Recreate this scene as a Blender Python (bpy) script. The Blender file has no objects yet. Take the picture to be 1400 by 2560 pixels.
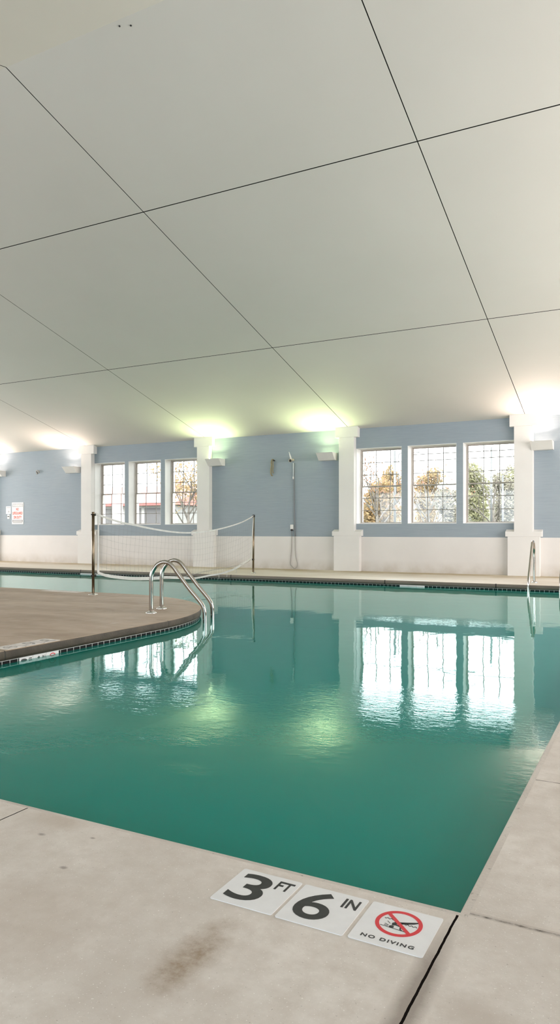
import bpy, bmesh, math, random
from mathutils import Vector, Matrix
rnd = random.Random(7)
PI = math.pi
scene = bpy.context.scene
COL = scene.collection

# ------------------------------------------------------------------ camera, world, light, exposure
YAW = math.radians(27.75)
cam_data = bpy.data.cameras.new('camera')
cam = bpy.data.objects.new('camera', cam_data)
COL.objects.link(cam)
cam.location = (0, 0, 1.07)
cam.rotation_euler = (PI / 2, 0, YAW)
cam_data.sensor_fit = 'VERTICAL'
cam_data.sensor_height = 36.0
cam_data.lens = 1800 / 2560 * 36.0
cam_data.shift_y = 45 / 2560
cam_data.clip_start = 0.05
scene.camera = cam

SKY = 9.0            # overcast sky seen through the windows
FILL_LIGHT = 600.0     # base power of the added, unseen fill lights
LAMP = 46.0          # each wall sconce
scene.view_settings.view_transform = 'Standard'
scene.view_settings.look = 'None'
scene.view_settings.exposure = 0.0
scene.view_settings.gamma = 1.0
scene.view_settings.use_curve_mapping = False

world = bpy.data.worlds.new('overcast_sky')
scene.world = world
world.use_nodes = True
wn = world.node_tree
wn.nodes['Background'].inputs['Color'].default_value = (0.95, 0.975, 1.0, 1)
wn.nodes['Background'].inputs['Strength'].default_value = SKY

def daylight(loc, rot, w, h, watts):  # unseen area light added to brighten the room evenly
    ld = bpy.data.lights.new('window_daylight', 'AREA'); ld.shape = 'RECTANGLE'; ld.size = w; ld.size_y = h
    ld.energy = watts; ld.color = (1.0, 0.945, 0.925)
    lo = bpy.data.objects.new('window_daylight', ld); COL.objects.link(lo); lo.location = loc; lo.rotation_euler = rot
sun = bpy.data.lights.new('hazy_sun', 'SUN'); sun.energy = 10.0; sun.angle = math.radians(25); sun.color = (1.0, 0.96, 0.9)
sun_o = bpy.data.objects.new('hazy_sun', sun); COL.objects.link(sun_o)
sun_o.rotation_euler = (math.radians(50), 0, math.radians(14))       # from behind the building on to the trees
for k, x in enumerate((-19.5, -12.5, -5.5, 1.5)):          # fill lights added along the solid wall behind the camera
    daylight((x, -4.86, 1.95), (PI / 2, 0, PI), 4.4, 2.6, FILL_LIGHT * (1.4, 1.3, 1.2, 1.1)[k])
daylight((5.94, 11.0, 2.35), (PI / 2, 0, PI / 2), 11.0, 2.9, FILL_LIGHT * 2.2)        # fill lights added at the solid end walls
daylight((-25.54, 11.0, 2.35), (PI / 2, 0, -PI / 2), 11.0, 2.9, FILL_LIGHT * 1.8)

scene.cycles.use_denoising = True
scene.cycles.max_bounces = 10
scene.cycles.diffuse_bounces = 5
scene.cycles.glossy_bounces = 4
scene.cycles.transparent_max_bounces = 16
scene.cycles.caustics_reflective = False
scene.cycles.caustics_refractive = False
scene.cycles.sample_clamp_indirect = 6.0

# ------------------------------------------------------------------ materials
class NT:
    """small wrapper to write node trees briefly"""
    def __init__(s, name):
        s.m = bpy.data.materials.new(name); s.m.use_nodes = True
        s.t = s.m.node_tree; s.bsdf = s.t.nodes['Principled BSDF']; s.out = s.t.nodes['Material Output']
        s._pos = None
    def n(s, typ, **kw):
        nd = s.t.nodes.new(typ)
        for k, v in kw.items(): setattr(nd, k, v)
        return nd
    def l(s, a, b): s.t.links.new(a, b)
    def put(s, sock, v):
        if hasattr(v, 'links') or isinstance(v, bpy.types.NodeSocket): s.l(v, sock)
        else: sock.default_value = v
    def pos(s):
        if s._pos is None: s._pos = s.n('ShaderNodeNewGeometry').outputs['Position']
        return s._pos
    def xyz(s, v=None):
        nd = s.n('ShaderNodeSeparateXYZ'); s.l(v or s.pos(), nd.inputs[0]); return nd.outputs
    def math(s, op, a, b=None, c=None, clamp=False):
        nd = s.n('ShaderNodeMath', operation=op, use_clamp=clamp)
        s.put(nd.inputs[0], a)
        if b is not None: s.put(nd.inputs[1], b)
        if c is not None: s.put(nd.inputs[2], c)
        return nd.outputs[0]
    def scale(s, v, sc):
        nd = s.n('ShaderNodeVectorMath', operation='MULTIPLY'); s.l(v, nd.inputs[0]); nd.inputs[1].default_value = sc
        return nd.outputs[0]
    def noise(s, scale, detail=3, rough=0.55, vec=None, dist=0.0):
        nd = s.n('ShaderNodeTexNoise'); nd.inputs['Scale'].default_value = scale
        nd.inputs['Detail'].default_value = detail; nd.inputs['Roughness'].default_value = rough
        nd.inputs['Distortion'].default_value = dist
        s.l(vec or s.pos(), nd.inputs['Vector']); return nd.outputs['Fac']
    def ramp(s, f, lo, hi, a=0.0, b=1.0):
        nd = s.n('ShaderNodeMapRange'); nd.clamp = True
        s.put(nd.inputs[0], f); nd.inputs[1].default_value = lo; nd.inputs[2].default_value = hi
        nd.inputs[3].default_value = a; nd.inputs[4].default_value = b; return nd.outputs[0]
    def mix(s, f, a, b, mode='MIX'):
        nd = s.n('ShaderNodeMix', data_type='RGBA', blend_type=mode)
        s.put(nd.inputs[0], f)
        s.put(nd.inputs[6], a if not isinstance(a, tuple) else (*a, 1) if len(a) == 3 else a)
        s.put(nd.inputs[7], b if not isinstance(b, tuple) else (*b, 1) if len(b) == 3 else b)
        return nd.outputs[2]
    def bump(s, h, strength=0.3, dist=0.01):
        nd = s.n('ShaderNodeBump'); nd.inputs['Strength'].default_value = strength
        nd.inputs['Distance'].default_value = dist; s.l(h, nd.inputs['Height'])
        s.l(nd.outputs[0], s.bsdf.inputs['Normal']); return nd.outputs[0]
    def line(s, coord, at, half):
        """1 on a thin line coord == at"""
        return s.math('LESS_THAN', s.math('ABSOLUTE', s.math('SUBTRACT', coord, at)), half)
    def base(s, col, rough=0.6, metal=0.0):
        s.put(s.bsdf.inputs['Base Color'], (*col, 1) if isinstance(col, tuple) else col)
        s.put(s.bsdf.inputs['Roughness'], rough); s.bsdf.inputs['Metallic'].default_value = metal
        return s

def plain(name, col, rough=0.55, metal=0.0, var=0.06, vscale=6.0, bump=0.0, bscale=80.0):
    m = NT(name)
    c = m.mix(m.ramp(m.noise(vscale), 0.3, 0.7), tuple(x * (1 - var) for x in col), tuple(min(1, x * (1 + var)) for x in col))
    m.base(c, rough, metal)
    if bump: m.bump(m.noise(bscale), bump, 0.004)
    return m.m

M = {}
M['white_paint'] = plain('white_paint', (0.73, 0.715, 0.69), 0.6, var=0.03, vscale=1.5, bump=0.05)
M['reveal_paint'] = plain('reveal_paint', (0.87, 0.865, 0.85), 0.55, var=0.02)
M['sash'] = plain('sash_paint', (0.50, 0.45, 0.41), 0.5, var=0.08)
M['muntin'] = plain('muntin_paint', (0.30, 0.28, 0.25), 0.5, var=0.08)
M['lamp_shell'] = plain('lamp_shell', (0.68, 0.67, 0.64), 0.5, var=0.02)
M['black'] = plain('black_plastic', (0.012, 0.012, 0.013), 0.5)
M['ink'] = plain('black_print', (0.02, 0.02, 0.02), 0.5, var=0.3, vscale=60)
M['red'] = plain('red_print', (0.62, 0.02, 0.03), 0.45)
M['sign_red'] = plain('sign_red', (0.70, 0.16, 0.12), 0.5)
M['sign_grey'] = plain('sign_grey', (0.42, 0.42, 0.43), 0.5)
M['sign_dark'] = plain('sign_dark', (0.17, 0.16, 0.16), 0.5)
M['sign_white'] = plain('sign_white', (0.80, 0.78, 0.75), 0.5, var=0.02)
M['tile_white'] = plain('glazed_tile', (0.74, 0.73, 0.72), 0.35, var=0.03, vscale=20)
M['worn_tile'] = plain('worn_tile', (0.70, 0.66, 0.62), 0.45, var=0.12, vscale=14)
M['worn_ink'] = plain('worn_print', (0.33, 0.31, 0.29), 0.5)
M['teal_ink'] = plain('teal_print', (0.05, 0.28, 0.25), 0.4)
M['steel'] = plain('polished_steel', (0.45, 0.42, 0.38), 0.13, 1.0, var=0.06, vscale=20)
M['post_steel'] = plain('weathered_steel', (0.17, 0.13, 0.085), 0.28, 1.0, var=0.25, vscale=9)
M['bright_steel'] = plain('bright_steel', (0.82, 0.81, 0.79), 0.2, 1.0, var=0.03)
M['net_cord'] = plain('net_cord', (0.27, 0.27, 0.27), 0.8)
M['tape'] = plain('net_tape', (0.60, 0.60, 0.57), 0.75, var=0.08, vscale=12)
M['beige_plastic'] = plain('beige_plastic', (0.55, 0.50, 0.40), 0.5)
M['rope'] = plain('tan_rope', (0.30, 0.25, 0.14), 0.85, var=0.25, vscale=40)
M['conduit'] = plain('grey_cable', (0.17, 0.18, 0.19), 0.5)
M['pale_cord'] = plain('pale_cable', (0.36, 0.34, 0.31), 0.6)
M['pale_tube'] = plain('pale_tube', (0.62, 0.68, 0.70), 0.4)
M['bldg_wall'] = plain('pale_siding', (0.22, 0.215, 0.21), 0.8, var=0.06)
M['bldg_roof'] = plain('red_roofing', (0.34, 0.13, 0.11), 0.7, var=0.1, vscale=2)
M['bldg_red'] = plain('red_trim', (0.26, 0.05, 0.045), 0.6)
M['bldg_dark'] = plain('shaded_bay', (0.055, 0.052, 0.055), 0.7)
M['lawn'] = plain('pale_lawn', (0.088, 0.09, 0.055), 0.95, var=0.25, vscale=0.6)
M['pole_grey'] = plain('pole_grey', (0.07, 0.072, 0.075), 0.5)
M['bark'] = plain('bark', (0.085, 0.075, 0.065), 0.9, var=0.3, vscale=8)

def leaf_mat(name, a, b):
    m = NT(name)
    col = m.mix(m.ramp(m.noise(2.2, 2), 0.35, 0.65), a, b)
    m.base(col, 0.8)
    tl = m.n('ShaderNodeBsdfTranslucent'); m.l(col, tl.inputs['Color'])       # thin leaves let light through
    mx = m.n('ShaderNodeMixShader'); mx.inputs[0].default_value = 0.5
    m.l(m.bsdf.outputs[0], mx.inputs[1]); m.l(tl.outputs[0], mx.inputs[2]); m.l(mx.outputs[0], m.out.inputs['Surface'])
    return m.m
M['leaf_orange'] = leaf_mat('autumn_orange_leaf', (0.24, 0.155, 0.07), (0.22, 0.17, 0.09))
M['leaf_rust'] = leaf_mat('rust_leaf', (0.18, 0.09, 0.06), (0.20, 0.13, 0.08))
M['leaf_green'] = leaf_mat('olive_leaf', (0.18, 0.185, 0.10), (0.21, 0.20, 0.12))
M['leaf_dark'] = leaf_mat('conifer_leaf', (0.13, 0.15, 0.09), (0.16, 0.17, 0.11))
M['leaf_grey'] = leaf_mat('grey_brown_leaf', (0.175, 0.16, 0.125), (0.19, 0.18, 0.14))

def blue_wall_mat():
    m = NT('blue_grey_wall')
    v = m.scale(m.pos(), (0.8, 1, 16))
    streak = m.noise(3.0, 3, vec=v)
    blot = m.noise(1.1, 4)
    c = m.mix(m.ramp(streak, 0.3, 0.7), (0.275, 0.33, 0.375), (0.31, 0.365, 0.41))
    c = m.mix(m.ramp(blot, 0.35, 0.7, 0, 0.35), c, (0.34, 0.385, 0.42))
    chips = m.ramp(m.noise(9, 4, 0.7, m.scale(m.pos(), (3, 1, 1))), 0.76, 0.80)
    c = m.mix(chips, c, (0.6, 0.6, 0.6))
    m.base(c, 0.7); m.bump(m.noise(30, 3, vec=v), 0.12, 0.004)
    return m.m
M['blue_wall'] = blue_wall_mat()

def wainscot_mat():
    m = NT('off_white_wainscot')
    z = m.xyz()[2]
    grime = m.math('MULTIPLY', m.ramp(z, 0.0, 0.30, 1, 0), m.ramp(m.noise(2.5, 4), 0.3, 0.7, 0.15, 0.75))
    c = m.mix(m.ramp(m.noise(1.2, 4), 0.3, 0.7), (0.68, 0.655, 0.63), (0.73, 0.705, 0.68))
    c = m.mix(grime, c, (0.42, 0.36, 0.28))
    m.base(c, 0.6); m.bump(m.noise(40), 0.06, 0.004)
    return m.m
M['wainscot'] = wainscot_mat()

def ceiling_mat():
    m = NT('grey_ceiling_panels')
    x, y, z = m.xyz()
    c = m.mix(m.ramp(m.noise(0.5, 3), 0.3, 0.7), (0.585, 0.57, 0.525), (0.61, 0.595, 0.55))
    msk = None
    for sx in (-20.65, -16.2, -11.66, -7.187, -2.754, 1.69):
        a = m.line(x, sx, 0.0065); msk = a if msk is None else m.math('MAXIMUM', msk, a)
    for sy in (9.04, 13.32, 3.64, -0.64):
        msk = m.math('MAXIMUM', msk, m.line(y, sy, 0.0085))
    c = m.mix(msk, c, (0.012, 0.011, 0.01))
    m.l(m.math('MULTIPLY', m.math('SUBTRACT', 1.0, msk), 0.3), m.bsdf.inputs['Specular IOR Level'])
    m.base(c, 0.75)
    m.bump(m.math('SUBTRACT', m.math('MULTIPLY', m.noise(60), 0.05), msk), 0.25, 0.01)
    return m.m
M['ceiling'] = ceiling_mat()

def blob(m, cx, cy, rx, ry, wob, sc):
    """irregular patch of wear: 1 inside, fading out at a wobbling rim"""
    x, y, z = m.xyz()
    a = m.math('DIVIDE', m.math('SUBTRACT', x, cx), rx); b = m.math('DIVIDE', m.math('SUBTRACT', y, cy), ry)
    d = m.math('SQRT', m.math('ADD', m.math('MULTIPLY', a, a), m.math('MULTIPLY', b, b)))
    d = m.math('ADD', d, m.math('MULTIPLY', m.math('SUBTRACT', m.noise(sc, 5, 0.7), 0.5), wob))
    return m.ramp(d, 0.35, 1.05, 1, 0)

def concrete_mat():
    m = NT('pool_deck_concrete')
    x, y, z = m.xyz()
    c = m.mix(m.ramp(m.noise(1.6, 5, 0.6), 0.3, 0.72), (0.53, 0.475, 0.415), (0.72, 0.665, 0.60))
    c = m.mix(m.ramp(m.noise(14, 5, 0.65), 0.38, 0.70, 0, 0.6), c, (0.50, 0.435, 0.37))
    # the island slab was poured in a browner concrete
    isl = m.math('MULTIPLY', m.math('LESS_THAN', x, -4.9), m.math('LESS_THAN', y, 9.7))
    ci = m.mix(m.ramp(m.noise(1.0, 5, 0.6, m.scale(m.pos(), (0.7, 1.7, 1)), 0.6), 0.3, 0.7), (0.36, 0.275, 0.20), (0.54, 0.44, 0.345))
    ci = m.mix(m.ramp(m.noise(2.2, 5, 0.7, m.scale(m.pos(), (1.6, 0.7, 1)), 1.2), 0.66, 0.74, 0, 0.8), ci, (0.60, 0.55, 0.50))
    ci = m.mix(m.ramp(m.noise(0.9, 5, 0.7, m.scale(m.pos(), (0.6, 2.0, 1)), 1.0), 0.62, 0.72, 0, 0.7), ci, (0.24, 0.17, 0.12))
    c = m.mix(isl, c, ci)
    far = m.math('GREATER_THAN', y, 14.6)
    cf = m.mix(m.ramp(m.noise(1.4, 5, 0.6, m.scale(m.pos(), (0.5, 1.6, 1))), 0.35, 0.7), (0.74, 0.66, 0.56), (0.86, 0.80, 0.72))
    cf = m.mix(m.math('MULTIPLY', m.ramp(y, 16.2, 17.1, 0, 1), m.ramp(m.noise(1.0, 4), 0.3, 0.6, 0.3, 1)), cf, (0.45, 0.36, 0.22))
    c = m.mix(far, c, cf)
    # aggregate specks and pits
    sp = m.noise(170, 2, 0.6)
    c = m.mix(m.ramp(sp, 0.655, 0.72, 0, 0.8), c, (0.86, 0.83, 0.78))
    c = m.mix(m.ramp(m.noise(120, 2, 0.6), 0.69, 0.74, 0, 0.6), c, (0.22, 0.18, 0.15))
    # stains with shapes of their own
    st = m.math('MULTIPLY', blob(m, -1.04, 1.50, 0.075, 0.20, 1.1, 9), m.ramp(m.noise(26, 5, 0.75), 0.25, 0.7, 0.25, 1))
    c = m.mix(m.math('MULTIPLY', st, 0.95), c, (0.27, 0.19, 0.12))
    st2 = blob(m, -1.55, 1.42, 0.30, 0.28, 0.9, 4)
    for (cx, cy, r) in ((-1.92, 1.85, 0.012), (-1.67, 1.70, 0.011), (-1.74, 1.91, 0.008), (-0.10, 1.45, 0.01)):
        c = m.mix(m.math('MULTIPLY', blob(m, cx, cy, r * 1.6, r, 0.6, 60), 0.7), c, (0.20, 0.165, 0.14))
    c = m.mix(m.math('MULTIPLY', st2, 0.34), c, (0.42, 0.34, 0.27))
    st3 = blob(m, -1.95, 1.97, 0.16, 0.09, 0.9, 9)
    c = m.mix(m.math('MULTIPLY', st3, 0.35), c, (0.40, 0.32, 0.24))
    jst = blob(m, -0.497, 1.60, 0.045, 0.36, 0.8, 14)
    c = m.mix(m.math('MULTIPLY', jst, 0.85), c, (0.27, 0.225, 0.19))
    for (cx, cy, r) in ((-0.36, 1.60, 0.10), (-0.2, 2.55, 0.13), (-0.33, 3.12, 0.10)):
        c = m.mix(m.math('MULTIPLY', blob(m, cx, cy, r, r, 1.2, 10), 0.35), c, (0.40, 0.33, 0.27))
    # joints and cracks between the slabs
    wob = m.math('MULTIPLY', m.math('SUBTRACT', m.noise(22, 3), 0.5), 0.0045)
    xw = m.math('ADD', x, wob); yw = m.math('ADD', y, wob)
    j = m.math('MULTIPLY', m.line(xw, -0.495, 0.0034), m.math('LESS_THAN', y, 2.045))
    nearj = m.math('LESS_THAN', y, 2.1)
    j2 = m.math('MULTIPLY', m.line(xw, -2.150, 0.0028), nearj)
    rightj = m.math('GREATER_THAN', x, -0.5)
    j3 = m.math('MULTIPLY', m.line(yw, 2.024, 0.0045), m.math('MULTIPLY', rightj, m.ramp(m.noise(28, 3), 0.35, 0.65, 0.15, 0.85)))
    j4 = m.math('MULTIPLY', m.line(yw, 3.24, 0.0035), m.math('MULTIPLY', rightj, m.ramp(m.noise(18, 3), 0.3, 0.6, 0.2, 0.8)))
    jj = m.math('MAXIMUM', m.math('MAXIMUM', j, j2), m.math('MAXIMUM', j3, j4))
    for (jy) in (4.508, 6.912):
        jj = m.math('MAXIMUM', jj, m.math('MULTIPLY', m.line(yw, jy, 0.004), m.math('MULTIPLY', isl, m.math('GREATER_THAN', x, -5.3))))
    soft = m.math('MULTIPLY', m.line(yw, 2.026, 0.012), rightj)
    c = m.mix(m.math('MULTIPLY', soft, 0.35), c, (0.33, 0.27, 0.22))
    c = m.mix(jj, c, (0.010, 0.008, 0.007))
    m.l(m.math('MULTIPLY', m.math('SUBTRACT', 1.0, jj), 0.4), m.bsdf.inputs['Specular IOR Level'])
    m.base(c, m.ramp(m.noise(5, 3), 0.3, 0.7, 0.5, 0.75))
    h = m.math('SUBTRACT', m.math('MULTIPLY', m.noise(90, 4, 0.65), 0.35), jj)
    m.bump(h, 0.35, 0.006)
    return m.m
M['concrete'] = concrete_mat()

def coping_mat():
    m = NT('coping_edge_concrete')
    x, y, z = m.xyz()
    c = m.mix(m.ramp(m.noise(4, 5, 0.65), 0.3, 0.7), (0.032, 0.024, 0.016), (0.085, 0.066, 0.045))  # face darker than the top: wet concrete and shade put into the colour
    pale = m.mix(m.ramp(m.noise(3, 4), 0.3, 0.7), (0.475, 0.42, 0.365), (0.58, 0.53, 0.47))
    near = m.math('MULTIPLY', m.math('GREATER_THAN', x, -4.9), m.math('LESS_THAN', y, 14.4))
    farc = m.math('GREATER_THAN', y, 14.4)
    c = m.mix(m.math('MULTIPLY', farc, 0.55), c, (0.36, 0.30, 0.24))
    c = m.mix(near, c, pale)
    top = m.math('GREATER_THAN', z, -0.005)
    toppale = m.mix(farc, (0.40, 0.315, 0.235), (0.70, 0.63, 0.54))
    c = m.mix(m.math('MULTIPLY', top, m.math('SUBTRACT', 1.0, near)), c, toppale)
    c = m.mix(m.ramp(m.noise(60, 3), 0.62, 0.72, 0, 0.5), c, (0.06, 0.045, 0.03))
    j = None
    for yy in (4.508, 6.912):
        a = m.math('MULTIPLY', m.line(y, yy, 0.006), m.math('LESS_THAN', x, -4.9)); j = a if j is None else m.math('MAXIMUM', j, a)
    for xx in (-9.05, -5.19, -2.87, -11.4, -13.8):
        j = m.math('MAXIMUM', j, m.math('MULTIPLY', m.line(x, xx, 0.012), farc))
    c = m.mix(j, c, (0.02, 0.016, 0.012))
    m.base(c, 0.6); m.bump(m.noise(70, 4), 0.4, 0.006)
    return m.m
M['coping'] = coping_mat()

def band_mat():
    m = NT('waterline_tile_band')
    uv = m.n('ShaderNodeUVMap').outputs[0]
    u, v, w = m.xyz(uv)
    cell = m.math('FRACT', m.math('DIVIDE', u, 0.088))
    grout = m.math('LESS_THAN', cell, 0.065)
    row = m.math('MULTIPLY', m.math('LESS_THAN', v, -0.0955), m.math('GREATER_THAN', v, -0.134))
    blk = m.math('MULTIPLY', row, m.math('SUBTRACT', 1.0, grout))
    under = m.math('LESS_THAN', v, -0.146)
    c = m.mix(blk, (0.66, 0.66, 0.63), (0.006, 0.006, 0.007))
    c = m.mix(under, c, (0.05, 0.30, 0.22))
    m.base(c, 0.55); m.bsdf.inputs['Specular IOR Level'].default_value = 0.12
    return m.m
M['band'] = band_mat()

def basin_mat():
    m = NT('pool_plaster')
    c = m.mix(m.ramp(m.noise(0.8, 4), 0.3, 0.7), (0.22, 0.86, 0.74), (0.26, 0.92, 0.80))
    m.base(c, 0.8)
    return m.m
M['basin'] = basin_mat()

def water_mat():
    m = NT('pool_water')
    t = m.t; t.nodes.remove(m.bsdf)
    p = m.pos()
    x, y, z = m.xyz()
    # slow swell everywhere, finer ripples in patches
    swell = m.noise(2.4, 2, 0.5, m.scale(p, (1.0, 0.8, 1)))
    fine = m.noise(20.0, 3, 0.6, m.scale(p, (0.75, 1.3, 1)), 0.4)
    patch = m.ramp(m.noise(0.55, 2, 0.5), 0.42, 0.68)
    def spot(cx, cy, rx, ry):
        a = m.math('DIVIDE', m.math('SUBTRACT', x, cx), rx); b = m.math('DIVIDE', m.math('SUBTRACT', y, cy), ry)
        return m.ramp(m.math('ADD', m.math('MULTIPLY', a, a), m.math('MULTIPLY', b, b)), 0.0, 1.0, 1, 0)
    jets = None
    for s in ((-2.6, 9.3, 1.3, 0.5), (-1.6, 4.7, 1.2, 0.7), (-3.08, 3.75, 0.35, 0.12), (-2.05, 2.93, 0.22, 0.1), (-2.5, 3.3, 0.3, 0.12), (-3.4, 4.1, 0.9, 0.4)):
        q = spot(*s); jets = q if jets is None else m.math('MAXIMUM', jets, q)
    near = m.ramp(y, 3.2, 5.6, 1.0, 0.14)
    amp = m.math('ADD', m.math('MULTIPLY', m.math('MULTIPLY', patch, near), 0.2), m.math('ADD', m.math('MULTIPLY', jets, 0.30), m.math('MULTIPLY', near, 0.11)))
    h = m.math('ADD', m.math('MULTIPLY', swell, 0.5), m.math('MULTIPLY', fine, amp))
    bp = m.n('ShaderNodeBump'); bp.inputs['Strength'].default_value = 1.0; bp.inputs['Distance'].default_value = 0.0042
    m.l(h, bp.inputs['Height'])
    fr = m.n('ShaderNodeFresnel'); fr.inputs['IOR'].default_value = 1.333; m.l(bp.outputs[0], fr.inputs['Normal'])
    tr = m.n('ShaderNodeBsdfTransparent'); tr.inputs['Color'].default_value = (0.005, 0.83, 0.72, 1)
    gl = m.n('ShaderNodeBsdfGlossy'); gl.inputs['Roughness'].default_value = 0.0
    gl.inputs['Color'].default_value = (0.84, 1, 1, 1); m.l(bp.outputs[0], gl.inputs['Normal'])
    # the water is a little murky: part of the light is scattered back before it reaches the plaster
    df = m.n('ShaderNodeBsdfDiffuse'); df.inputs['Color'].default_value = (0.0, 0.235, 0.188, 1)
    mk = m.n('ShaderNodeMixShader'); mk.inputs[0].default_value = 0.8; m.l(tr.outputs[0], mk.inputs[1]); m.l(df.outputs[0], mk.inputs[2])
    mx = m.n('ShaderNodeMixShader'); m.l(fr.outputs[0], mx.inputs[0]); m.l(mk.outputs[0], mx.inputs[1]); m.l(gl.outputs[0], mx.inputs[2])
    m.l(mx.outputs[0], m.out.inputs['Surface'])
    return m.m
M['water'] = water_mat()

def glass_mat():
    m = NT('window_glass'); t = m.t; t.nodes.remove(m.bsdf)
    fr = m.n('ShaderNodeFresnel'); fr.inputs['IOR'].default_value = 1.45
    tr = m.n('ShaderNodeBsdfTransparent'); tr.inputs['Color'].default_value = (0.96, 0.98, 0.97, 1)
    gl = m.n('ShaderNodeBsdfGlossy'); gl.inputs['Roughness'].default_value = 0.02
    mx = m.n('ShaderNodeMixShader'); m.l(fr.outputs[0], mx.inputs[0]); m.l(tr.outputs[0], mx.inputs[1]); m.l(gl.outputs[0], mx.inputs[2])
    m.l(mx.outputs[0], m.out.inputs['Surface'])
    return m.m
M['glass'] = glass_mat()

def glow_mat(name, col, s):
    m = NT(name); t = m.t; t.nodes.remove(m.bsdf)
    e = m.n('ShaderNodeEmission'); e.inputs['Color'].default_value = (*col, 1); e.inputs['Strength'].default_value = s
    m.l(e.outputs[0], m.out.inputs['Surface']); return m.m

# ------------------------------------------------------------------ mesh helpers
class MB:
    """collects shapes; build() links them as ONE mesh object"""
    def __init__(s): s.v = []; s.f = []; s.sm = []; s.uv = []
    def add(s, vs, fs, smooth=False):
        o = len(s.v); s.v += [tuple(p) for p in vs]
        for f in fs: s.f.append([i + o for i in f]); s.sm.append(smooth)
        return s
    def box(s, a, b):
        (x0, y0, z0), (x1, y1, z1) = a, b
        return s.add([(x0, y0, z0), (x1, y0, z0), (x1, y1, z0), (x0, y1, z0), (x0, y0, z1), (x1, y0, z1), (x1, y1, z1), (x0, y1, z1)],
                     [(0, 3, 2, 1), (4, 5, 6, 7), (0, 1, 5, 4), (1, 2, 6, 5), (2, 3, 7, 6), (3, 0, 4, 7)])
    def prism(s, poly, axis, a, b):
        """polygon in the two other axes, swept from a to b along axis"""
        def p(q, w): return {'x': (w, q[0], q[1]), 'y': (q[0], w, q[1]), 'z': (q[0], q[1], w)}[axis]
        n = len(poly)
        vs = [p(q, a) for q in poly] + [p(q, b) for q in poly]
        fs = [tuple(range(n))[::-1], tuple(range(n, 2 * n))] + [(i, (i + 1) % n, n + (i + 1) % n, n + i) for i in range(n)]
        return s.add(vs, fs)
    def tube(s, pts, r, n=10, closed=False, cap=True, smooth=True):
        pts = [Vector(p) for p in pts]; N = len(pts); rs = r if isinstance(r, (list, tuple)) else [r] * N
        up = None; vs = []
        for i, p in enumerate(pts):
            t = (pts[min(i + 1, N - 1)] - pts[max(i - 1, 0)])
            if t.length < 1e-9: t = Vector((0, 0, 1))
            t.normalize()
            if up is None:
                ref = Vector((0, 0, 1)) if abs(t.z) < 0.9 else Vector((1, 0, 0)); up = (ref - t * ref.dot(t)).normalized()
            else:
                up = up - t * up.dot(t)
                up = up.normalized() if up.length > 1e-6 else t.orthogonal().normalized()
            side = t.cross(up)
            for k in range(n):
                a = 2 * PI * k / n; vs.append(p + up * math.cos(a) * rs[i] + side * math.sin(a) * rs[i])
        fs = []
        for i in range(N - 1):
            for k in range(n):
                fs.append((i * n + k, i * n + (k + 1) % n, (i + 1) * n + (k + 1) % n, (i + 1) * n + k))
        if cap: fs += [tuple(range(n))[::-1], tuple((N - 1) * n + k for k in range(n))]
        return s.add(vs, fs, smooth)
    def lathe(s, prof, c=(0, 0, 0), n=24, smooth=True):
        vs = []; fs = []; P = len(prof)
        for (r, z) in prof:
            for k in range(n): a = 2 * PI * k / n; vs.append((c[0] + r * math.cos(a), c[1] + r * math.sin(a), c[2] + z))
        for i in range(P - 1):
            for k in range(n): fs.append((i * n + k, i * n + (k + 1) % n, (i + 1) * n + (k + 1) % n, (i + 1) * n + k))
        fs += [tuple(range(n))[::-1], tuple((P - 1) * n + k for k in range(n))]
        return s.add(vs, fs, smooth)
    def build(s, name, m, parent=None, bevel=0.0):
        me = bpy.data.meshes.new(name); me.from_pydata(s.v, [], s.f); me.update()
        for p, q in zip(me.polygons, s.sm): p.use_smooth = q
        bm = bmesh.new(); bm.from_mesh(me); bmesh.ops.recalc_face_normals(bm, faces=bm.faces); bm.to_mesh(me); bm.free()
        return link(name, me, m, parent, bevel)

def link(name, me, m, parent=None, bevel=0.0):
    if m is not None: me.materials.append(m)
    o = bpy.data.objects.new(name, me); COL.objects.link(o)
    if parent is not None:
        o.parent = parent
        o.matrix_parent_inverse = world_of(parent).inverted()
    if bevel:
        b = o.modifiers.new('bevel', 'BEVEL'); b.width = bevel; b.segments = 2; b.limit_method = 'ANGLE'
    return o
def world_of(o):
    loc = Matrix.Translation(o.location) @ o.rotation_euler.to_matrix().to_4x4()
    return (world_of(o.parent) @ o.matrix_parent_inverse @ loc) if o.parent else loc
def empty(name, loc, rz=0.0):
    o = bpy.data.objects.new(name, None); COL.objects.link(o); o.location = loc; o.rotation_euler = (0, 0, rz)
    o.empty_display_size = 0.1; return o
def tag(o, label, cat, group=None, kind=None):
    o['label'] = label; o['category'] = cat
    if group: o['group'] = group
    if kind: o['kind'] = kind
    return o
def struct(o, label=None):
    o['kind'] = 'structure'
    if label: o['label'] = label
    return o

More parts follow.
